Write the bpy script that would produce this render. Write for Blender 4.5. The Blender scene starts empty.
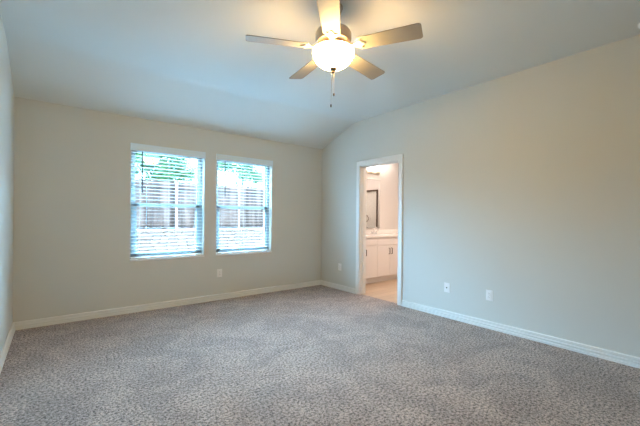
import bpy, bmesh, math, random
from mathutils import Vector, Matrix
R = math.radians
random.seed(7)
S = bpy.context.scene
COL = S.collection

# ------------------------------------------------------------------ room measures (metres)
XL, XR = -0.339, 3.770          # left and right wall faces
YB, YF = 4.727, -1.60           # window wall face, wall behind the camera
ZC, ZW = 2.743, 2.440           # flat ceiling, top of the window wall
YC = 3.916                      # where the flat ceiling starts to slope
DOOR_Y0, DOOR_Y1, DOOR_Z = 2.985, 3.765, 2.030
WT = 0.13                       # wall thickness
WIN = [(0.737, 0.913), (1.826, 0.913)]
WZ0, WZ1 = 0.660, 2.090
BX0, BX1, BY0, BY1 = XR + WT, 6.15, 2.30, 4.75   # bathroom

# ------------------------------------------------------------------ camera
cam = bpy.data.cameras.new('camera'); co = bpy.data.objects.new('camera', cam); COL.objects.link(co)
yaw, pit, rol = R(38.320), R(-0.1225), R(0.5414)
Fv = Vector((math.sin(yaw) * math.cos(pit), math.cos(yaw) * math.cos(pit), math.sin(pit)))
R0 = Vector((math.cos(yaw), -math.sin(yaw), 0)); U0 = R0.cross(Fv)
Rv = R0 * math.cos(rol) + U0 * math.sin(rol); Uv = U0 * math.cos(rol) - R0 * math.sin(rol)
m = Matrix((Rv, Uv, -Fv)).transposed().to_4x4(); m.translation = (0, 0, 1.2092)
co.matrix_world = m
cam.sensor_width = 36; cam.lens = 335.22 / 640 * 36; cam.shift_y = 5.157 / 640
cam.clip_start = 0.05
S.camera = co

# ------------------------------------------------------------------ exposure, sky, daylight
S.view_settings.view_transform = 'Standard'; S.view_settings.look = 'None'
S.view_settings.exposure = -0.02; S.view_settings.gamma = 1; S.view_settings.use_curve_mapping = False

w = bpy.data.worlds.new('sky'); S.world = w; w.use_nodes = True
nt = w.node_tree; nt.nodes.clear()
out = nt.nodes.new('ShaderNodeOutputWorld'); bg = nt.nodes.new('ShaderNodeBackground')
tc = nt.nodes.new('ShaderNodeTexCoord'); sp = nt.nodes.new('ShaderNodeSeparateXYZ'); cr = nt.nodes.new('ShaderNodeValToRGB')
# hazy overcast sky: paler to the horizon, and far brighter on the side the two windows face
nt.links.new(tc.outputs['Generated'], sp.inputs[0]); nt.links.new(sp.outputs['Y'], cr.inputs[0])
cr.color_ramp.elements[0].position = 0.0; cr.color_ramp.elements[0].color = (0.95, 0.97, 1.0, 1)
cr.color_ramp.elements[1].position = 0.5; cr.color_ramp.elements[1].color = (0.28, 0.63, 1.0, 1)
mr_ = nt.nodes.new('ShaderNodeMapRange'); mr_.interpolation_type = 'SMOOTHSTEP'
mr_.inputs['From Min'].default_value = -0.1; mr_.inputs['From Max'].default_value = 0.8
mr_.inputs['To Min'].default_value = 4.0; mr_.inputs['To Max'].default_value = 117.0
mz_ = nt.nodes.new('ShaderNodeMapRange'); mz_.inputs['From Min'].default_value = 0.05; mz_.inputs['From Max'].default_value = 0.60
mz_.inputs['To Min'].default_value = 0.10; mz_.inputs['To Max'].default_value = 2.2
mu_ = nt.nodes.new('ShaderNodeMath'); mu_.operation = 'MULTIPLY'
nt.links.new(sp.outputs['Y'], mr_.inputs['Value']); nt.links.new(sp.outputs['Z'], mz_.inputs['Value'])
nt.links.new(mr_.outputs['Result'], mu_.inputs[0]); nt.links.new(mz_.outputs['Result'], mu_.inputs[1]); nt.links.new(mu_.outputs[0], bg.inputs[1])
nt.links.new(cr.outputs[0], bg.inputs[0]); nt.links.new(bg.outputs[0], out.inputs[0])

def light(name, kind, loc, rot, energy, color, sx=1, sy=1, portal=False):
    l = bpy.data.lights.new(name, kind); l.energy = energy; l.color = color
    if kind == 'AREA':
        l.shape = 'RECTANGLE'; l.size = sx; l.size_y = sy
        if portal: l.cycles.is_portal = True
    o = bpy.data.objects.new(name, l); o.location = loc; o.rotation_euler = rot; COL.objects.link(o)
    return o

for x0, ww in WIN:
    light('window_portal', 'AREA', (x0 + ww / 2, YB + WT + 0.055, (WZ0 + WZ1) / 2), (R(-90), 0, 0), 1, (1, 1, 1), ww, WZ1 - WZ0, True)

# ------------------------------------------------------------------ helpers
def tag(o, label=None, cat=None, group=None, kind=None):
    if label: o['label'] = label
    if cat: o['category'] = cat
    if group: o['group'] = group
    if kind: o['kind'] = kind
    return o

def empty(name, loc=(0, 0, 0), rz=0):
    o = bpy.data.objects.new(name, None); o.location = loc; o.rotation_euler = (0, 0, rz)
    o.empty_display_size = 0.1; COL.objects.link(o); return o

class MB:
    def __init__(s): s.v = []; s.f = []; s.sm = []
    def add(s, vs, fs, smooth=False):
        n = len(s.v); s.v += [tuple(q) for q in vs]
        s.f += [tuple(i + n for i in f) for f in fs]; s.sm += [smooth] * len(fs); return s
    def box(s, a, b, M=None):
        x0, y0, z0 = a; x1, y1, z1 = b
        vs = [(x0, y0, z0), (x1, y0, z0), (x1, y1, z0), (x0, y1, z0), (x0, y0, z1), (x1, y0, z1), (x1, y1, z1), (x0, y1, z1)]
        if M: vs = [M @ Vector(q) for q in vs]
        return s.add(vs, [(3, 2, 1, 0), (4, 5, 6, 7), (0, 1, 5, 4), (1, 2, 6, 5), (2, 3, 7, 6), (3, 0, 4, 7)])
    def prism(s, poly, d0, d1, ax, M=None):   # poly in the plane normal to axis ax, extruded d0..d1
        def P(q, d):
            r = {0: (d, q[0], q[1]), 1: (q[0], d, q[1]), 2: (q[0], q[1], d)}[ax]
            return (M @ Vector(r)) if M else r
        n = len(poly)
        vs = [P(q, d0) for q in poly] + [P(q, d1) for q in poly]
        fs = [tuple(range(n - 1, -1, -1)), tuple(range(n, 2 * n))] + [(i, (i + 1) % n, n + (i + 1) % n, n + i) for i in range(n)]
        return s.add(vs, fs)
    def lathe(s, prof, c=(0, 0, 0), seg=40, M=None, close=False):   # prof: (r, z) bottom to top
        vs = []; fs = []; n = len(prof)
        for k in range(seg):
            a = 2 * math.pi * k / seg
            for r, z in prof:
                q = Vector((r * math.cos(a), r * math.sin(a), z))
                if M: q = M @ q
                vs.append(q + Vector(c))
        for k in range(seg):
            j = (k + 1) % seg
            for i in range(n if close else n - 1):
                i2 = (i + 1) % n
                fs.append((k * n + i, j * n + i, j * n + i2, k * n + i2))
        return s.add(vs, fs, True)
    def tube(s, pts, r, seg=10):
        vs = []; fs = []; n = len(pts); pts = [Vector(p) for p in pts]
        rr = r if isinstance(r, (list, tuple)) else [r] * n
        for i, p in enumerate(pts):
            t = (pts[min(i + 1, n - 1)] - pts[max(i - 1, 0)]).normalized()
            a = t.orthogonal().normalized() if i == 0 else (a - t * a.dot(t)).normalized()
            b = t.cross(a)
            for k in range(seg):
                g = 2 * math.pi * k / seg
                vs.append(p + (a * math.cos(g) + b * math.sin(g)) * rr[i])
        for i in range(n - 1):
            for k in range(seg):
                j = (k + 1) % seg
                fs.append((i * seg + k, i * seg + j, (i + 1) * seg + j, (i + 1) * seg + k))
        s.add(vs, fs, True)
        n0 = len(s.v) - len(vs)
        s.f += [tuple(n0 + k for k in range(seg - 1, -1, -1)), tuple(n0 + (n - 1) * seg + k for k in range(seg))]; s.sm += [False] * 2
        return s
    def build(s, name, mat, parent=None, bevel=0, segs=2, loc=None):
        me = bpy.data.meshes.new(name)
        if loc: s.v = [tuple(Vector(q) - Vector(loc)) for q in s.v]
        me.from_pydata(s.v, [], s.f); me.validate()
        bm = bmesh.new(); bm.from_mesh(me)
        bmesh.ops.remove_doubles(bm, verts=bm.verts, dist=1e-6)
        bmesh.ops.recalc_face_normals(bm, faces=bm.faces); bm.to_mesh(me); bm.free()
        if any(s.sm):
            me.polygons.foreach_set('use_smooth', [True] * len(me.polygons))
            try: me.set_sharp_from_angle(angle=R(40))
            except Exception: pass
        me.materials.append(mat)
        o = bpy.data.objects.new(name, me); COL.objects.link(o)
        if loc: o.location = loc
        if parent: o.parent = parent
        if bevel:
            b = o.modifiers.new('edge', 'BEVEL'); b.width = bevel; b.segments = segs; b.limit_method = 'ANGLE'; b.angle_limit = R(40)
        return o

def mat(name, color, rough=0.6, metal=0.0, noise=None, bump=None, emit=None, spec=0.5, trans=0.0):
    """noise = (scale, amount): slight colour variation; bump = (scale, distance, strength)"""
    M = bpy.data.materials.new(name); M.use_nodes = True; t = M.node_tree; p = t.nodes['Principled BSDF']
    p.inputs['Base Color'].default_value = (*color, 1); p.inputs['Roughness'].default_value = rough
    p.inputs['Metallic'].default_value = metal; p.inputs['Specular IOR Level'].default_value = spec
    p.inputs['Transmission Weight'].default_value = trans
    c = t.nodes.new('ShaderNodeTexCoord')
    if noise:
        n = t.nodes.new('ShaderNodeTexNoise'); n.inputs['Scale'].default_value = noise[0]; n.inputs['Detail'].default_value = 5
        t.links.new(c.outputs['Object'], n.inputs['Vector'])
        mx = t.nodes.new('ShaderNodeMix'); mx.data_type = 'RGBA'
        mx.inputs[6].default_value = (*[max(0, q * (1 - noise[1])) for q in color], 1)
        mx.inputs[7].default_value = (*[min(1, q * (1 + noise[1])) for q in color], 1)
        t.links.new(n.outputs['Fac'], mx.inputs[0]); t.links.new(mx.outputs[2], p.inputs['Base Color'])
    if bump:
        n = t.nodes.new('ShaderNodeTexNoise'); n.inputs['Scale'].default_value = bump[0]; n.inputs['Detail'].default_value = 3
        t.links.new(c.outputs['Object'], n.inputs['Vector'])
        b = t.nodes.new('ShaderNodeBump'); b.inputs['Distance'].default_value = bump[1]; b.inputs['Strength'].default_value = bump[2]
        t.links.new(n.outputs['Fac'], b.inputs['Height']); t.links.new(b.outputs[0], p.inputs['Normal'])
    if emit:
        p.inputs['Emission Color'].default_value = (*emit[0], 1); p.inputs['Emission Strength'].default_value = emit[1]
    return M

WALL = (0.67, 0.685, 0.645)
m_wall = mat('wall_paint', WALL, 0.75, noise=(1.5, 0.02), bump=(160, 0.002, 0.25), spec=0.3)
m_ceil = mat('ceiling_paint', (0.79, 0.84, 0.83), 0.8, noise=(1.5, 0.02), bump=(120, 0.002, 0.3), spec=0.25)
m_trim = mat('trim_paint', (0.87, 0.88, 0.86), 0.4)
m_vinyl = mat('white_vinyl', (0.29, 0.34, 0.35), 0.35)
m_slat = mat('blind_slat', (0.82, 0.83, 0.82), 0.45)
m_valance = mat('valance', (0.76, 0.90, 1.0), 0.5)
m_cord = mat('cord', (0.70, 0.70, 0.68), 0.8)
m_wand = mat('grey_wand', (0.035, 0.037, 0.04), 0.5)
m_plate = mat('plastic_plate', (0.92, 0.93, 0.92), 0.35)
m_dark = mat('dark_slot', (0.03, 0.03, 0.03), 0.6)
m_nickel = mat('brushed_nickel', (0.50, 0.43, 0.34), 0.32, 0.9, bump=(300, 0.0005, 0.1))
m_bronze = mat('dark_metal', (0.10, 0.07, 0.05), 0.35, 0.8)
m_chrome = mat('chrome', (0.75, 0.75, 0.75), 0.12, 1.0)
m_blade = mat('blade_finish', (0.33, 0.305, 0.265), 0.42, noise=(9, 0.08))
m_bowl = mat('lit_frosted_glass', (0.90, 0.88, 0.82), 0.4, emit=((1.0, 0.65, 0.24), 122.0))
m_glassin = mat('frosted_glass_inside', (0.90, 0.88, 0.82), 0.5)
m_bulb = mat('lit_glass_shade', (0.90, 0.88, 0.82), 0.4, emit=((1.0, 0.90, 0.80), 5.0))
m_bath = mat('bathroom_paint', (0.68, 0.65, 0.61), 0.7, noise=(2, 0.02), spec=0.3)
m_cab = mat('white_cabinet', (0.86, 0.83, 0.80), 0.4)
m_top = mat('cultured_marble', (0.86, 0.84, 0.80), 0.2, noise=(6, 0.04))

def glass_mat(name, tint=(0.97, 0.985, 0.98)):
    M = bpy.data.materials.new(name); M.use_nodes = True; t = M.node_tree; t.nodes.clear()
    o = t.nodes.new('ShaderNodeOutputMaterial'); tr = t.nodes.new('ShaderNodeBsdfTransparent'); g = t.nodes.new('ShaderNodeBsdfGlossy')
    tr.inputs[0].default_value = (*tint, 1); g.inputs['Roughness'].default_value = 0.02
    lw = t.nodes.new('ShaderNodeLayerWeight'); pw = t.nodes.new('ShaderNodeMath'); pw.operation = 'POWER'; pw.inputs[1].default_value = 5.0
    fr = t.nodes.new('ShaderNodeMath'); fr.operation = 'MULTIPLY_ADD'; fr.inputs[1].default_value = 0.8; fr.inputs[2].default_value = 0.04
    t.links.new(lw.outputs['Facing'], pw.inputs[0]); t.links.new(pw.outputs[0], fr.inputs[0])
    mx = t.nodes.new('ShaderNodeMixShader')
    t.links.new(fr.outputs[0], mx.inputs[0]); t.links.new(tr.outputs[0], mx.inputs[1]); t.links.new(g.outputs[0], mx.inputs[2])
    t.links.new(mx.outputs[0], o.inputs[0]); return M
m_glass = glass_mat('window_glass')
m_mirror = mat('mirror_silver', (0.9, 0.9, 0.9), 0.02, 1.0)

def carpet_mat():
    M = bpy.data.materials.new('cut_pile_carpet'); M.use_nodes = True; t = M.node_tree; p = t.nodes['Principled BSDF']
    L = t.links.new; N = t.nodes.new
    c = N('ShaderNodeTexCoord')
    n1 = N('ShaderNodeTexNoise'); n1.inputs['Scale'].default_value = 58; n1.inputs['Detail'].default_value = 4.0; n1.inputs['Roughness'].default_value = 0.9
    v = N('ShaderNodeTexVoronoi'); v.inputs['Scale'].default_value = 85
    n2 = N('ShaderNodeTexNoise'); n2.inputs['Scale'].default_value = 2.2; n2.inputs['Detail'].default_value = 3.0; n2.inputs['Distortion'].default_value = 1.6
    for q in (n1, v, n2): L(c.outputs['Object'], q.inputs['Vector'])
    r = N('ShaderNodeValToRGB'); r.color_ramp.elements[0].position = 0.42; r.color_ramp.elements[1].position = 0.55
    r.color_ramp.elements[0].color = (0.12, 0.095, 0.083, 1); r.color_ramp.elements[1].color = (0.78, 0.635, 0.555, 1)  # tuft shading put into the colour, along with heathered yarn speckle
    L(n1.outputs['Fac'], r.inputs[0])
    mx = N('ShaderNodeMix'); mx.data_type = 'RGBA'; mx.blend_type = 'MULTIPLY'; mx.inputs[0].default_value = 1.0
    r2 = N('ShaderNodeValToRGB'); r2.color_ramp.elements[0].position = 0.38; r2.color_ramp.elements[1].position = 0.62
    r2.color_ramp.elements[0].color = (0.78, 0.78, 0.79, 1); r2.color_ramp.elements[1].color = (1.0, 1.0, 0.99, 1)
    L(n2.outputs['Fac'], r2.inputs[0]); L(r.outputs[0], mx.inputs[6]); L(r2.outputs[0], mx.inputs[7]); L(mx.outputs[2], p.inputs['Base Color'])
    ad = N('ShaderNodeMath'); ad.operation = 'MULTIPLY_ADD'; ad.inputs[1].default_value = -0.7
    L(v.outputs['Distance'], ad.inputs[0]); L(n1.outputs['Fac'], ad.inputs[2])
    b = N('ShaderNodeBump'); b.inputs['Distance'].default_value = 0.014; b.inputs['Strength'].default_value = 1.0
    L(ad.outputs[0], b.inputs['Height']); L(b.outputs[0], p.inputs['Normal'])
    p.inputs['Roughness'].default_value = 1.0; p.inputs['Specular IOR Level'].default_value = 0.05
    p.inputs['Sheen Weight'].default_value = 0.15
    return M
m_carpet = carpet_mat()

def tile_mat():
    M = mat('wood_look_tile', (0.58, 0.46, 0.33), 0.35); t = M.node_tree; p = t.nodes['Principled BSDF']
    c = t.nodes.new('ShaderNodeTexCoord'); b = t.nodes.new('ShaderNodeTexBrick')
    b.inputs['Scale'].default_value = 1.0; b.inputs['Brick Width'].default_value = 0.9; b.inputs['Row Height'].default_value = 0.15
    b.inputs['Mortar Size'].default_value = 0.003
    b.inputs['Color1'].default_value = (0.60, 0.47, 0.34, 1); b.inputs['Color2'].default_value = (0.50, 0.39, 0.28, 1); b.inputs['Mortar'].default_value = (0.35, 0.28, 0.2, 1)
    t.links.new(c.outputs['Object'], b.inputs['Vector']); t.links.new(b.outputs['Color'], p.inputs['Base Color']); return M
m_tile = tile_mat()

def stone_mat():
    M = mat('limestone', (0.75, 0.73, 0.70), 0.9); t = M.node_tree; p = t.nodes['Principled BSDF']; N = t.nodes.new; L = t.links.new
    c = N('ShaderNodeTexCoord'); mp = N('ShaderNodeMapping'); mp.inputs['Scale'].default_value = (3.6, 3.6, 6.5)
    L(c.outputs['Object'], mp.inputs[0])
    v = N('ShaderNodeTexVoronoi'); v.feature = 'DISTANCE_TO_EDGE'; v.inputs['Scale'].default_value = 1.0; L(mp.outputs[0], v.inputs['Vector'])
    v2 = N('ShaderNodeTexVoronoi'); v2.inputs['Scale'].default_value = 1.0; L(mp.outputs[0], v2.inputs['Vector'])
    r = N('ShaderNodeValToRGB'); r.color_ramp.elements[0].position = 0.0; r.color_ramp.elements[1].position = 0.05
    r.color_ramp.elements[0].color = (0.35, 0.34, 0.33, 1); r.color_ramp.elements[1].color = (1, 1, 1, 1)
    L(v.outputs['Distance'], r.inputs[0])
    hs = N('ShaderNodeSeparateColor'); L(v2.outputs['Color'], hs.inputs[0])
    r2 = N('ShaderNodeValToRGB'); r2.color_ramp.elements[0].color = (0.19, 0.17, 0.15, 1); r2.color_ramp.elements[1].color = (0.27, 0.245, 0.22, 1)
    L(hs.outputs[0], r2.inputs[0])
    mx = N('ShaderNodeMix'); mx.data_type = 'RGBA'; mx.blend_type = 'MULTIPLY'; mx.inputs[0].default_value = 1
    L(r2.outputs[0], mx.inputs[6]); L(r.outputs[0], mx.inputs[7]); L(mx.outputs[2], p.inputs['Base Color'])
    b = N('ShaderNodeBump'); b.inputs['Distance'].default_value = 0.03; b.inputs['Strength'].default_value = 0.8
    L(r.outputs[0], b.inputs['Height']); L(b.outputs[0], p.inputs['Normal']); return M
m_stone = stone_mat()
m_picket = mat('weathered_cedar', (0.15, 0.125, 0.115), 0.85); t_ = m_picket.node_tree
c_ = t_.nodes.new('ShaderNodeTexCoord'); q_ = t_.nodes.new('ShaderNodeMapping'); q_.inputs['Scale'].default_value = (9.0, 1.0, 0.5)
n_ = t_.nodes.new('ShaderNodeTexNoise'); n_.inputs['Scale'].default_value = 1.0; n_.inputs['Detail'].default_value = 4
r_ = t_.nodes.new('ShaderNodeValToRGB'); r_.color_ramp.elements[0].position = 0.40; r_.color_ramp.elements[1].position = 0.60
r_.color_ramp.elements[0].color = (0.075, 0.062, 0.058, 1); r_.color_ramp.elements[1].color = (0.23, 0.195, 0.18, 1)
t_.links.new(c_.outputs['Object'], q_.inputs[0]); t_.links.new(q_.outputs[0], n_.inputs['Vector']); t_.links.new(n_.outputs['Fac'], r_.inputs[0])
t_.links.new(r_.outputs[0], t_.nodes['Principled BSDF'].inputs['Base Color'])
m_post = mat('galvanized_steel', (0.45, 0.46, 0.47), 0.5, 0.2)
m_brick = mat('dark_brick', (0.12, 0.09, 0.08), 0.9, noise=(20, 0.3))
m_grass = mat('grey_gravel', (0.14, 0.135, 0.13), 1.0, noise=(30, 0.25))
m_leaf = mat('leaf_green', (0.06, 0.20, 0.06), 0.6, noise=(6, 0.4))
m_bark = mat('bark', (0.05, 0.04, 0.03), 0.9, noise=(12, 0.3))

def struct(name, mb, material, parent=None, **k):
    o = mb.build(name, material, parent, **k)
    if parent is None: o['kind'] = 'structure'
    return o

# ------------------------------------------------------------------ room shell
def ceil_profile():
    pts = [(YF - 0.1, ZC)]
    sl = (ZC - ZW) / (YB - YC); r = 0.11
    for i in range(9):                        # soft bend between flat and slope
        t = i / 8; d = -r + 2 * r * t
        pts.append((YC + d, ZC - sl * r * t * t))
    pts.append((YB + WT, ZW - sl * WT)); return pts
CP = ceil_profile()
struct('ceiling', MB().prism(CP + [(YB + WT, ZC + 0.12), (YF - 0.1, ZC + 0.12)], XL - WT, XR + 0.001 + WT, 0), m_ceil)
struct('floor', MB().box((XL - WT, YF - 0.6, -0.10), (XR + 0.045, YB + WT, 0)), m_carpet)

f = MB()                                      # window wall: pieces around the two openings
xs = [XL - WT, WIN[0][0], WIN[0][0] + WIN[0][1], WIN[1][0], WIN[1][0] + WIN[1][1], XR + WT]
zt = ZW - 0.0
for i in range(5):
    if i % 2 == 0: f.box((xs[i], YB, 0), (xs[i + 1], YB + WT, zt))
    else:
        f.box((xs[i], YB, 0), (xs[i + 1], YB + WT, WZ0)); f.box((xs[i], YB, WZ1), (xs[i + 1], YB + WT, zt))
struct('wall_back', f, m_wall)
struct('wall_left', MB().prism([(YF - 0.1, 0), (YB, 0), (YB, ZW + 0.01)] + [(y, z + 0.01) for y, z in reversed(CP) if y < YB], XL - WT, XL, 0), m_wall)
f = MB()
f.box((XR, YF - 0.1, 0), (XR + WT, DOOR_Y0, ZC + 0.01))
f.box((XR, DOOR_Y0, DOOR_Z), (XR + WT, DOOR_Y1, ZC + 0.01))
f.prism([(DOOR_Y1, 0), (YB, 0), (YB, ZW + 0.01)] + [(y, z + 0.01) for y, z in reversed(CP) if DOOR_Y1 + 0.01 < y < YB] + [(DOOR_Y1, ZC + 0.01)], XR, XR + WT, 0)
struct('wall_right', f, m_wall)
struct('wall_front', MB().box((XL, YF - 0.12, 0), (XR, YF, ZC)), m_wall)      # behind the camera
f = MB(); y0, y1 = YB + WT + 0.001, YB + WT + 0.05
ex = [-5.0] + xs[1:5] + [10.0]
for i in range(5):
    if i % 2 == 0: f.box((ex[i], y0, -0.3), (ex[i + 1], y1, 3.2))
    else: f.box((ex[i], y0, -0.3), (ex[i + 1], y1, WZ0)); f.box((ex[i], y0, WZ1), (ex[i + 1], y1, 3.2))
struct('wall_exterior', f, m_brick)

# baseboards: moulded profile (distance from wall, height)
BP = [(0, 0), (0.021, 0), (0.021, 0.020), (0.019, 0.022), (0.006, 0.023), (0.006, 0.034), (0.017, 0.035), (0.018, 0.038), (0.018, 0.046), (0.016, 0.048), (0.005, 0.049), (0.005, 0.060), (0.014, 0.061), (0.014, 0.078), (0.010, 0.083), (0, 0.084)]
struct('baseboard_back', MB().prism([(YB - d, z) for d, z in BP], XL, XR, 0), m_trim)
struct('baseboard_left', MB().prism([(XL + d, z) for d, z in BP], YF, YB, 1), m_trim)
f = MB(); f.prism([(XR - d, z) for d, z in BP], YF, DOOR_Y0 - 0.068, 1); f.prism([(XR - d, z) for d, z in BP], DOOR_Y1 + 0.068, YB, 1)
struct('baseboard_right', f, m_trim)

# doorway: jamb and casing
d1 = tag(empty('door_1', (XR, (DOOR_Y0 + DOOR_Y1) / 2, 0)), kind='structure')
def under(root, mb, name, material, **k):
    o = mb.build(name, material, None, **k); o.parent = root
    o.location = Vector(o.location) - root.location; return o
f = MB(); f.box((XR - 0.004, DOOR_Y0, 0), (XR + WT + 0.004, DOOR_Y0 + 0.018, DOOR_Z)); f.box((XR - 0.004, DOOR_Y1 - 0.018, 0), (XR + WT + 0.004, DOOR_Y1, DOOR_Z)); f.box((XR - 0.004, DOOR_Y0, DOOR_Z - 0.018), (XR + WT + 0.004, DOOR_Y1, DOOR_Z))
under(d1, f, 'jamb', m_trim)
f = MB(); f.box((XR + 0.05, DOOR_Y0 + 0.018, 0), (XR + 0.085, DOOR_Y0 + 0.028, DOOR_Z - 0.018)); f.box((XR + 0.05, DOOR_Y1 - 0.028, 0), (XR + 0.085, DOOR_Y1 - 0.018, DOOR_Z - 0.018)); f.box((XR + 0.05, DOOR_Y0 + 0.018, DOOR_Z - 0.028), (XR + 0.085, DOOR_Y1 - 0.018, DOOR_Z - 0.018))
under(d1, f, 'door_stop', m_trim)
CW = 0.065
for sd, xa, xb in ((0, XR - 0.018, XR), (1, XR + WT, XR + WT + 0.018)):
    f = MB()
    f.box((xa, DOOR_Y0 - CW + 0.006, 0), (xb, DOOR_Y0 + 0.006, DOOR_Z + CW)); f.box((xa, DOOR_Y1 - 0.006, 0), (xb, DOOR_Y1 + CW - 0.006, DOOR_Z + CW))
    f.box((xa, DOOR_Y0 + 0.006, DOOR_Z - 0.006), (xb, DOOR_Y1 - 0.006, DOOR_Z + CW))
    under(d1, f, 'casing', m_trim, bevel=0.004)

# windows
GY = YB + 0.085                                # inner face of the vinyl frame
for i, (x0, ww) in enumerate(WIN):
    x1 = x0 + ww; zm = 1.345
    wroot = tag(empty('window_%d' % (i + 1), (x0 + ww / 2, YB, WZ0)), kind='structure')
    f = MB(); fw = 0.045
    f.box((x0, GY, WZ0), (x0 + fw, YB + WT, WZ1)); f.box((x1 - fw, GY, WZ0), (x1, YB + WT, WZ1))
    f.box((x0 + fw, GY, WZ0), (x1 - fw, YB + WT, WZ0 + fw)); f.box((x0 + fw, GY, WZ1 - fw), (x1 - fw, YB + WT, WZ1))
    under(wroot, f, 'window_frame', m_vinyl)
    f = MB(); a, b = x0 + fw, x1 - fw; sy0, sy1 = GY + 0.026, GY + 0.042   # upper sash, outer track
    f.box((a, sy0, zm), (a + 0.022, sy1, WZ1 - fw)); f.box((b - 0.022, sy0, zm), (b, sy1, WZ1 - fw)); f.box((a, sy0, WZ1 - fw - 0.022), (b, sy1, WZ1 - fw)); f.box((a, sy0, zm - 0.015), (b, sy1, zm + 0.025))
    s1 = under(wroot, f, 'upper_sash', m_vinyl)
    g = MB().box((a + 0.02, sy0 + 0.006, zm + 0.02), (b - 0.02, sy0 + 0.010, WZ1 - fw - 0.02)).build('pane', m_glass, s1); g.location = -wroot.location
    f = MB(); sy0, sy1 = GY + 0.002, GY + 0.024                             # lower sash, inner track
    f.box((a, sy0, WZ0 + fw), (a + 0.036, sy1, zm + 0.02)); f.box((b - 0.036, sy0, WZ0 + fw), (b, sy1, zm + 0.02)); f.box((a, sy0, WZ0 + fw), (b, sy1, WZ0 + fw + 0.036)); f.box((a, sy0, zm - 0.022), (b, sy1, zm + 0.022))
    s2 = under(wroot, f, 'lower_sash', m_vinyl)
    g = MB().box((a + 0.03, sy0 + 0.009, WZ0 + fw + 0.03), (b - 0.03, sy0 + 0.013, zm - 0.02)).build('pane', m_glass, s2); g.location = -wroot.location
    for s_ in (s1, s2):
        for ch in s_.children: ch.location = (0, 0, 0)
    f = MB(); f.box((x0 + 0.055, GY - 0.012, zm + 0.02), (x0 + 0.055, GY - 0.012, zm + 0.02))
    f = MB().box((x0 + ww / 2 - 0.03, sy0 - 0.012, zm + 0.004), (x0 + ww / 2 + 0.03, sy0 + 0.001, zm + 0.018)); under(wroot, f, 'sash_lock', m_vinyl)
    f = MB().box((x0 - 0.004, YB - 0.016, WZ0 - 0.020), (x1 + 0.004, GY, WZ0 + 0.002)); under(wroot, f, 'window_sill', m_trim, bevel=0.003)

# ------------------------------------------------------------------ bathroom shell
struct('floor_bathroom', MB().box((XR + 0.046, BY0, -0.10), (BX1, BY1, -0.004)), m_tile)
struct('wall_bathroom_back', MB().box((XR + WT, BY1, -0.1), (BX1 + 0.1, BY1 + 0.1, 2.5)), m_bath)
struct('wall_bathroom_right', MB().box((BX1, BY0, -0.1), (BX1 + 0.1, BY1, 2.5)), m_bath)
struct('wall_bathroom_front', MB().box((XR + WT, BY0 - 0.1, -0.1), (BX1 + 0.1, BY0, 2.5)), m_bath)
struct('ceiling_bathroom', MB().box((XR + WT, BY0 - 0.1, 2.44), (BX1 + 0.1, BY1 + 0.1, 2.54)), m_bath)
struct('baseboard_bathroom', MB().box((BX1 - 0.012, BY0, -0.004), (BX1, 4.19, 0.08)), m_trim)

# ------------------------------------------------------------------ bathroom: vanity, counter, faucet, mirror, lamp
VX0, VX1, VY = 3.985, 6.145, 4.215
van = tag(empty('vanity_cabinet', ((VX0 + VX1) / 2, 4.45, 0)), 'white shaker bathroom vanity cabinet seen through the doorway', 'vanity')
f = MB(); f.box((VX0, VY + 0.02, 0.10), (VX1, BY1 - 0.003, 0.845)); f.box((VX0, VY + 0.085, -0.004), (VX1, BY1 - 0.003, 0.10))
under(van, f, 'body', m_cab)
def front(xa, xb, za, zb, name):
    f = MB(); s = 0.0018; xa += s; xb -= s
    f.box((xa, VY, za), (xb, VY + 0.019, zb))
    return f.build(name, m_cab, None, bevel=0.0025)
def handle(x, za, zb):
    return MB().tube([(x, VY - 0.001, za), (x, VY - 0.028, za + 0.002), (x, VY - 0.028, zb - 0.002), (x, VY - 0.001, zb)], 0.0065, 8)
def put(parent, root, o):
    o.parent = parent
    if parent is root: o.location = Vector(o.location) - root.location
    return o
for xa, xb in ((3.99, 4.70), (4.70, 5.41), (5.41, 6.14)):
    xm = (xa + xb) / 2
    put(van, van, front(xa, xb, 0.70, 0.835, 'drawer_front'))
    for a, b, hx in ((xa, xm, xm - 0.035), (xm, xb, xm + 0.035)):
        d = put(van, van, front(a, b, 0.115, 0.692, 'door'))
        h = handle(hx, 0.525, 0.635).build('handle', m_bronze, d); tag(h, 'dark bronze bar handle')
f = MB(); f.box((VX0 - 0.01, VY - 0.02, 0.845), (BX1 - 0.002, BY1 - 0.001, 0.880))
top = under(tag(empty('vanity_countertop', (5.06, 4.47, 0.845)), 'white marble countertop on the bathroom vanity', 'countertop'), f, 'slab', m_top, bevel=0.004)
rt = top.parent
tag(MB().box((VX0 - 0.01, BY1 - 0.022, 0.8805), (BX1 - 0.002, BY1 - 0.002, 0.965)).build('vanity_backsplash', m_top, bevel=0.003), 'low white backsplash strip along the wall behind the faucet', 'backsplash')
f = MB(); f.lathe([(0.235, 0.8815), (0.225, 0.8855), (0.20, 0.8815), (0.17, 0.881)], seg=32, M=Matrix.Diagonal((1, 0.72, 1)).to_4x4(), c=(5.055, 4.43, 0)); under(rt, f, 'sink_rim', m_top)

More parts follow.
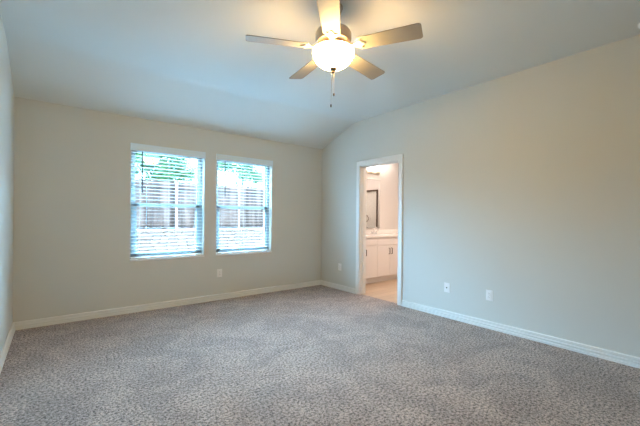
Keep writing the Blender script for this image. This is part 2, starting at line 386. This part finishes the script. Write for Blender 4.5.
fc = tag(empty('faucet', (5.08, 4.66, 0.8815)), 'chrome two handle faucet on the vanity countertop below the mirror', 'faucet')
f = MB().box((-0.075, -0.022, 0), (0.075, 0.022, 0.014)); f.build('base', m_chrome, fc, bevel=0.005)
pts = [(0, 0, 0.01)] + [(0, -0.055 + 0.055 * math.cos(a), 0.09 + 0.05 * math.sin(a)) for a in [R(q) for q in range(0, 181, 20)]] + [(0, -0.11, 0.07)]
MB().tube(pts, 0.010, 10).build('spout', m_chrome, fc)
for sx in (-1, 1):
    f = MB().lathe([(0.017, 0.012), (0.014, 0.045), (0.0, 0.05)], c=(sx * 0.055, 0, 0), seg=16); f.tube([(sx * 0.055, 0, 0.042), (sx * 0.095, -0.01, 0.055)], [0.007, 0.005], 8)
    f.build('handle', m_chrome, fc)

mr = tag(empty('wall_mirror', (5.055, BY1, 1.5)), 'rectangular bathroom mirror on the wall above the vanity', 'mirror')
under(mr, MB().box((4.76, BY1 - 0.008, 1.00), (5.355, BY1 - 0.002, 2.00)), 'mirror_glass', m_mirror)
for zc in (1.003, 1.997): under(mr, MB().box((4.757, BY1 - 0.013, zc - 0.006), (5.358, BY1 - 0.001, zc + 0.006)), 'edge_channel', m_chrome)

vl = tag(empty('vanity_light', (5.055, BY1, 2.14)), 'lit bathroom vanity light with glass shades above the mirror', 'wall lamp')
under(vl, MB().box((4.80, BY1 - 0.03, 2.115), (5.31, BY1 - 0.001, 2.175)), 'backplate', m_nickel, bevel=0.006)
for x in (4.875, 5.055, 5.235):
    under(vl, MB().tube([(x, BY1 - 0.025, 2.145), (x, BY1 - 0.10, 2.15), (x, BY1 - 0.115, 2.175)], 0.010, 10), 'arm', m_nickel)
    under(vl, MB().lathe([(0.022, 2.165), (0.045, 2.175), (0.055, 2.21), (0.062, 2.28), (0.058, 2.28), (0.050, 2.21), (0.0, 2.175)], c=(x, BY1 - 0.115, 0), seg=24), 'glass_shade', m_bulb)
    l = light('vanity_bulb', 'POINT', (x, BY1 - 0.14, 2.31), (0, 0, 0), 12, (1.0, 0.92, 0.90)); l.data.shadow_soft_size = 0.05

l = light('bathroom_fill_light', 'AREA', (5.0, 3.25, 2.43), (0, 0, 0), 32, (1.0, 0.735, 0.62), 0.35, 0.35)  # unseen fill added to brighten the bathroom floor and cabinet fronts
# seen in the mirror: glass shower screen and towel ring on the far bathroom wall
sh = tag(empty('shower_screen', (BX1 - 0.03, 3.55, 0)), 'framed glass shower screen reflected in the bathroom mirror', 'shower screen')
under(sh, MB().box((BX1 - 0.05, 2.75, 1.865), (BX1 - 0.02, 3.98, 1.895)), 'header_rail', m_bronze)
under(sh, MB().box((BX1 - 0.05, 3.957, -0.004), (BX1 - 0.02, 3.98, 1.865)), 'post', m_bronze)
under(sh, MB().box((BX1 - 0.038, 2.75, 0.09), (BX1 - 0.032, 3.957, 1.865)), 'glass_panel', m_glass)
under(sh, MB().tube([(BX1 - 0.075, 3.65 + 0.075 * math.cos(R(a)), 1.19 + 0.075 * math.sin(R(a))) for a in range(0, 361, 15)], 0.008, 8), 'ring_handle', m_bronze)
under(sh, MB().tube([(BX1 - 0.075, 3.65, 1.265), (BX1 - 0.032, 3.65, 1.265)], 0.010, 8), 'handle_stem', m_bronze)

# ------------------------------------------------------------------ blinds
labels = ['open white slatted blind in the left of two windows, farther from the doorway', 'open white slatted blind in the right of two windows, nearer the doorway']
for i, (x0, ww) in enumerate(WIN):
    x1 = x0 + ww; by = YB + 0.042
    br = tag(empty('window_blind', (x0 + ww / 2, by, WZ0)), labels[i], 'window blind', 'slatted blinds in the two windows')
    f = MB().box((x0 - 0.010, YB - 0.022, 2.022), (x1 + 0.008, YB - 0.010, 2.113)); f.box((x0 - 0.010, YB - 0.012, 2.022), (x0 + 0.0, YB - 0.001, 2.113)); f.box((x1 - 0.002, YB - 0.012, 2.022), (x1 + 0.008, YB - 0.001, 2.113))
    under(br, f, 'valance', m_valance, bevel=0.003)
    under(br, MB().box((x0 + 0.004, by - 0.026, 2.035), (x1 - 0.004, by + 0.026, 2.088)), 'headrail', m_slat)
    zs = 2.008; k = 0; me = None
    while zs > WZ0 + 0.055:
        if me is None:
            poly = [(-0.025, 0.0003), (-0.0246, 0), (0.0246, 0), (0.025, 0.0003), (0.025, 0.0037), (0.0246, 0.004), (-0.0246, 0.004), (-0.025, 0.0037)]
            s = MB().prism(poly, -ww / 2 + 0.008, ww / 2 - 0.008, 0).build('slat', m_slat, br); me = s.data
        else:
            s = bpy.data.objects.new('slat', me); COL.objects.link(s); s.parent = br
        s.location = (0, 0, zs - WZ0); s.rotation_euler = (R(-1.5), 0, 0)
        zs -= 0.0455
    under(br, MB().box((x0 + 0.008, by - 0.026, WZ0 + 0.003), (x1 - 0.008, by + 0.026, WZ0 + 0.022)), 'bottom_rail', m_slat, bevel=0.003)
    for fx in (0.12, 0.5, 0.88):
        xx = x0 + ww * fx
        f = MB()
        for yy in (by - 0.028, by + 0.028): f.tube([(xx, yy, WZ0 + 0.02), (xx, yy, 2.04)], 0.0011, 5)
        under(br, f, 'ladder_cord', m_cord)
    xx = x0 + 0.125
    under(br, MB().tube([(xx, YB - 0.004, 2.03), (xx + 0.003, YB - 0.004, 1.50)], [0.006, 0.0075], 8), 'tilt_wand', m_wand)

# ------------------------------------------------------------------ ceiling fan
FX, FY = 1.586, 1.869
fan = tag(empty('ceiling_fan', (FX, FY, ZC)), 'five blade ceiling fan with lit frosted glass bowl and pull chains', 'ceiling fan')
def Z(z): return z - ZC
MB().lathe([(0.0, Z(2.655)), (0.022, Z(2.655)), (0.030, Z(2.665)), (0.055, Z(2.70)), (0.066, Z(2.73)), (0.066, Z(2.743))], seg=36).build('canopy', m_nickel, fan)
MB().tube([(0, 0, Z(2.665)), (0, 0, Z(2.545))], 0.0125, 14).build('downrod', m_nickel, fan)
MB().lathe([(0.0, Z(2.475)), (0.105, Z(2.475)), (0.124, Z(2.482)), (0.131, Z(2.50)), (0.131, Z(2.545)), (0.122, Z(2.562)), (0.085, Z(2.578)), (0.04, Z(2.586)), (0.03, Z(2.60)), (0.0, Z(2.60))], seg=48).build('motor_housing', m_nickel, fan)
m_iron = mat('pale_metal', (0.80, 0.74, 0.64), 0.35, 0.5)
MB().lathe([(0.0, Z(2.43)), (0.085, Z(2.43)), (0.095, Z(2.437)), (0.10, Z(2.447)), (0.085, Z(2.456)), (0.070, Z(2.475)), (0.0, Z(2.475))], seg=40).build('light_fitter', m_iron, fan)
prof = []
for i in range(15):
    t = i / 14 * math.pi / 2
    prof.append((0.150 * math.sin(t) ** 0.92, 2.295 + 0.118 * (1 - math.cos(t)) ** 0.95))
prof += [(0.149, 2.424), (0.145, 2.428)]
prof = [(r, Z(z)) for r, z in prof]
inner = [(max(r - 0.005, 0), z + 0.004) for r, z in reversed(prof[:-1])]
bowl = MB().lathe(prof + inner, seg=48).build('glass_bowl', m_bowl, fan)
bowl.data.materials.append(m_glassin)           # the pale inside of the glass
for p in bowl.data.polygons:
    c = p.center; p.material_index = 1 if (c.x * p.normal.x + c.y * p.normal.y) < -1e-5 or p.normal.z > 0.3 else 0
MB().lathe([(0.0, Z(2.264)), (0.007, Z(2.264)), (0.010, Z(2.272)), (0.008, Z(2.279)), (0.020, Z(2.284)), (0.028, Z(2.293)), (0.026, Z(2.302)), (0.0, Z(2.307))], seg=24).build('finial', m_bronze, fan)
# one blade with its iron, copied to five angles
def blade_outline():
    pts = []; r0, r1, w0, w1, cr = 0.195, 0.625, 0.060, 0.071, 0.022
    pts += [(r0, -w0), ]
    for cx, cy, a0 in ((r1 - cr, -(w1 - cr), -90), (r1 - cr, w1 - cr, 0)):
        for k in range(7):
            a = R(a0 + 15 * k); pts.append((cx + cr * math.cos(a), cy + cr * math.sin(a)))
    pts += [(r0, w0), (r0 - 0.012, w0 * 0.6), (r0 - 0.012, -w0 * 0.6)]
    return pts
blade_me = MB().prism(blade_outline(), -0.003, 0.003, 2)
iron = MB()
iron.prism([(0.085, -0.016), (0.14, -0.012), (0.165, -0.016), (0.188, -0.036), (0.21, -0.044), (0.222, -0.038), (0.212, -0.018), (0.236, -0.010), (0.244, 0), (0.236, 0.010), (0.212, 0.018), (0.222, 0.038), (0.21, 0.044), (0.188, 0.036), (0.165, 0.016), (0.14, 0.012), (0.085, 0.016)], -0.0095, -0.0032, 2)
iron.lathe([(0.0, -0.0125), (0.006, -0.012), (0.007, -0.009)], c=(0.208, -0.033, 0), seg=10); iron.lathe([(0.0, -0.0125), (0.006, -0.012), (0.007, -0.009)], c=(0.208, 0.033, 0), seg=10); iron.lathe([(0.0, -0.0125), (0.006, -0.012), (0.007, -0.009)], c=(0.228, 0, 0), seg=10)
iron.tube([(0.155, 0, -0.006), (0.12, 0, 0.012), (0.10, 0, 0.036)], [0.011, 0.012, 0.014], 10)
b0 = blade_me.build('blade', m_blade, fan, bevel=0.0015); i0 = iron.build('blade_iron', m_iron, b0)
for k in range(5):
    if k: b = b0.copy(); COL.objects.link(b); b.parent = fan; c = i0.copy(); COL.objects.link(c); c.parent = b
    else: b = b0
    b.location = (0, 0, Z(2.442))
    b.rotation_mode = 'QUATERNION'
    b.rotation_quaternion = (Matrix.Rotation(R(154.2 + 72 * k), 3, 'Z') @ Matrix.Rotation(R(-12), 3, 'X')).to_quaternion()
for (dx, dy, zl) in ((0.006, -0.004, 2.118), (-0.010, 0.008, 2.036)):
    f = MB(); z = 2.279
    f.tube([(dx * 0.8, dy * 0.8, Z(2.279)), (dx, dy, Z(zl))], 0.0014, 6)
    ch = f.build('pull_chain', m_nickel, fan)
    MB().lathe([(0.0, Z(zl - 0.022)), (0.005, Z(zl - 0.020)), (0.007, Z(zl - 0.010)), (0.004, Z(zl)), (0.0, Z(zl + 0.002))], c=(dx, dy, 0), seg=12).build('chain_fob', m_bronze, ch)
lb = light('fan_bulb', 'POINT', (FX, FY, 2.37), (0, 0, 0), 16, (1.0, 0.52, 0.25)); lb.data.shadow_soft_size = 0.05

# ------------------------------------------------------------------ wall plates
def plate(name, loc, rz, label, cat, kind, group=None):
    p = tag(empty(name, loc, rz), label, cat, group)          # local: -y points into the room
    MB().box((-0.037, -0.006, -0.0585), (0.037, 0, 0.0585)).build('cover_plate', m_plate, p, bevel=0.0025)
    if kind == 'duplex':
        for s in (-1, 1):
            f = MB().lathe([(0.0, 0.0095), (0.0155, 0.0095), (0.0170, 0.006)], seg=24, M=Matrix.Rotation(R(90), 4, 'X'), c=(0, 0, s * 0.020))
            r = f.build('receptacle', m_plate, p)
            g = MB().box((-0.0075, -0.0102, s * 0.020 - 0.002), (-0.0055, -0.0092, s * 0.020 + 0.007)).box((0.0055, -0.0102, s * 0.020 - 0.002), (0.0075, -0.0092, s * 0.020 + 0.006)).box((-0.002, -0.0102, s * 0.020 - 0.010), (0.002, -0.0092, s * 0.020 - 0.006))
            g.build('slot', m_dark, r)
    else:
        MB().lathe([(0.0, 0.016), (0.004, 0.016), (0.005, 0.013), (0.0075, 0.012), (0.0075, 0.006)], seg=16, M=Matrix.Rotation(R(90), 4, 'X')).build('coax_jack', m_dark, p)
    MB().lathe([(0.0, 0.0075), (0.003, 0.007), (0.0035, 0.0055)], seg=10, M=Matrix.Rotation(R(90), 4, 'X')).build('screw', m_chrome, p)
    return p
plate('power_outlet', (1.882, YB, 0.387), 0, 'white power outlet on the wall below the right window', 'outlet', 'duplex')
plate('power_outlet', (XR, 4.214, 0.378), R(-90), 'white power outlet between the room corner and the bathroom doorway', 'outlet', 'duplex')
plate('cable_outlet', (XR, 2.249, 0.366), R(-90), 'white wall plate with dark round cable jack beside the doorway', 'outlet', 'coax')
plate('power_outlet', (XR, 1.738, 0.367), R(-90), 'white power outlet farthest from the doorway on the long blank wall', 'outlet', 'duplex')

# smoke detector at the picture's right edge
sd = tag(empty('smoke_detector', (3.585, 0.485, ZC)), 'small round white smoke detector on the ceiling', 'smoke detector')
MB().lathe([(0.0, -0.034), (0.026, -0.034), (0.038, -0.028), (0.045, -0.012), (0.045, 0)], seg=32).build('body', m_plate, sd)
MB().lathe([(0.0, -0.037), (0.010, -0.037), (0.012, -0.033)], seg=16).build('test_button', m_plate, sd)

# ------------------------------------------------------------------ outside: ground, stone retaining wall, fence, trees
FYD = YB + 4.6
struct('ground', MB().box((-12, YB + WT, -0.30), (22, YB + 26, -0.15)), m_grass)
sw = tag(MB().box((-6, FYD - 0.05, -0.15), (14, FYD + 0.35, 0.845)).build('retaining_wall', m_stone), 'pale limestone retaining wall outside the windows below the fence', 'stone wall', kind='structure')
fe = tag(empty('wooden_fence', (4, FYD + 0.15, 0.845)), 'grey weathered wooden picket fence standing on the stone wall outside', 'fence')
f = MB(); x = -3.0
while x < 10:
    wv = 0.135 + random.uniform(-0.004, 0.004); y = FYD + 0.215 + random.uniform(-0.004, 0.004); t = 2.14 + random.uniform(-0.012, 0.012)
    f.prism([(x, 0.86), (x + wv, 0.86), (x + wv, t - 0.03), (x + wv - 0.03, t), (x + 0.03, t), (x, t - 0.03)], y, y + 0.018, 1)
    x += wv + 0.004
under(fe, f, 'picket_panel', m_picket)
for z in (0.98, 1.50, 1.98):
    under(fe, MB().box((-3, FYD + 0.17, z - 0.03), (10, FYD + 0.208, z + 0.03)), 'rail', m_picket)
for x in (-2.76, -1.00, 0.78, 2.56, 4.35, 6.12, 7.9):
    under(fe, MB().tube([(x, FYD + 0.13, 0.845), (x, FYD + 0.13, 2.13)], 0.035, 12), 'post', m_post)

def tree(loc, z0, spread, n, label):
    # spread: (x, z, radius) of the leaf clumps, relative to the trunk foot
    t = tag(empty('leafy_tree', loc), label, 'tree', 'trees beyond the fence')
    mb = MB(); lf = MB()
    zm = min(c[1] for c in spread)
    mb.tube([(0, 0, -0.15), (0.04, 0, z0 * 0.5), (0, 0.04, z0), (0.03, 0, zm + 0.3)], [0.10, 0.085, 0.06, 0.03], 10)
    for cx, cz, cr_ in spread:
        e = Vector((cx, random.uniform(-0.6, 0.6), cz))
        mb.tube([(0, 0.03, z0 * 0.9), (e.x * 0.5, e.y * 0.5, (z0 * 0.9 + e.z) / 2 + 0.1), tuple(e)], [0.03, 0.018, 0.008], 7)
        for k in range(int(n * cr_ * cr_)):
            g = Vector((random.gauss(0, 0.5), random.gauss(0, 0.5), random.gauss(0, 0.36))) * cr_
            p = e + g; u = Vector((random.gauss(0, 1), random.gauss(0, 1), random.gauss(0, 0.6))).normalized(); v = u.orthogonal().normalized(); s = random.uniform(0.035, 0.06)
            wv = u.cross(v)
            lf.add([p - u * s * 1.5, p - v * s * 0.6 + wv * 0.008, p + u * s * 1.5, p + v * s * 0.6 + wv * 0.008], [(0, 1, 2), (0, 2, 3)])
    mb.build('trunk', m_bark, t)
    lf.build('leaves', m_leaf, t)
tree((3.0, YB + 8.0, 0), 2.1, [(-0.15, 2.55, 0.5), (0.25, 2.75, 0.55), (-0.5, 3.0, 0.4), (0.5, 3.15, 0.5), (-0.9, 3.2, 0.35), (-0.2, 3.3, 0.5), (0.75, 2.7, 0.35), (-1.0, 2.75, 0.22), (0.1, 3.8, 0.6)], 4200, 'green leafy tree beyond the fence, seen in the left window')
tree((6.2, YB + 8.4, 0), 2.1, [(-1.15, 3.3, 0.35), (-0.6, 3.3, 0.4), (0.0, 3.2, 0.45), (0.5, 3.05, 0.45), (-0.3, 2.85, 0.25), (0.9, 2.9, 0.35), (0.2, 3.7, 0.6), (-0.7, 3.75, 0.5)], 3300, 'green leafy tree beyond the fence, seen in the right window')
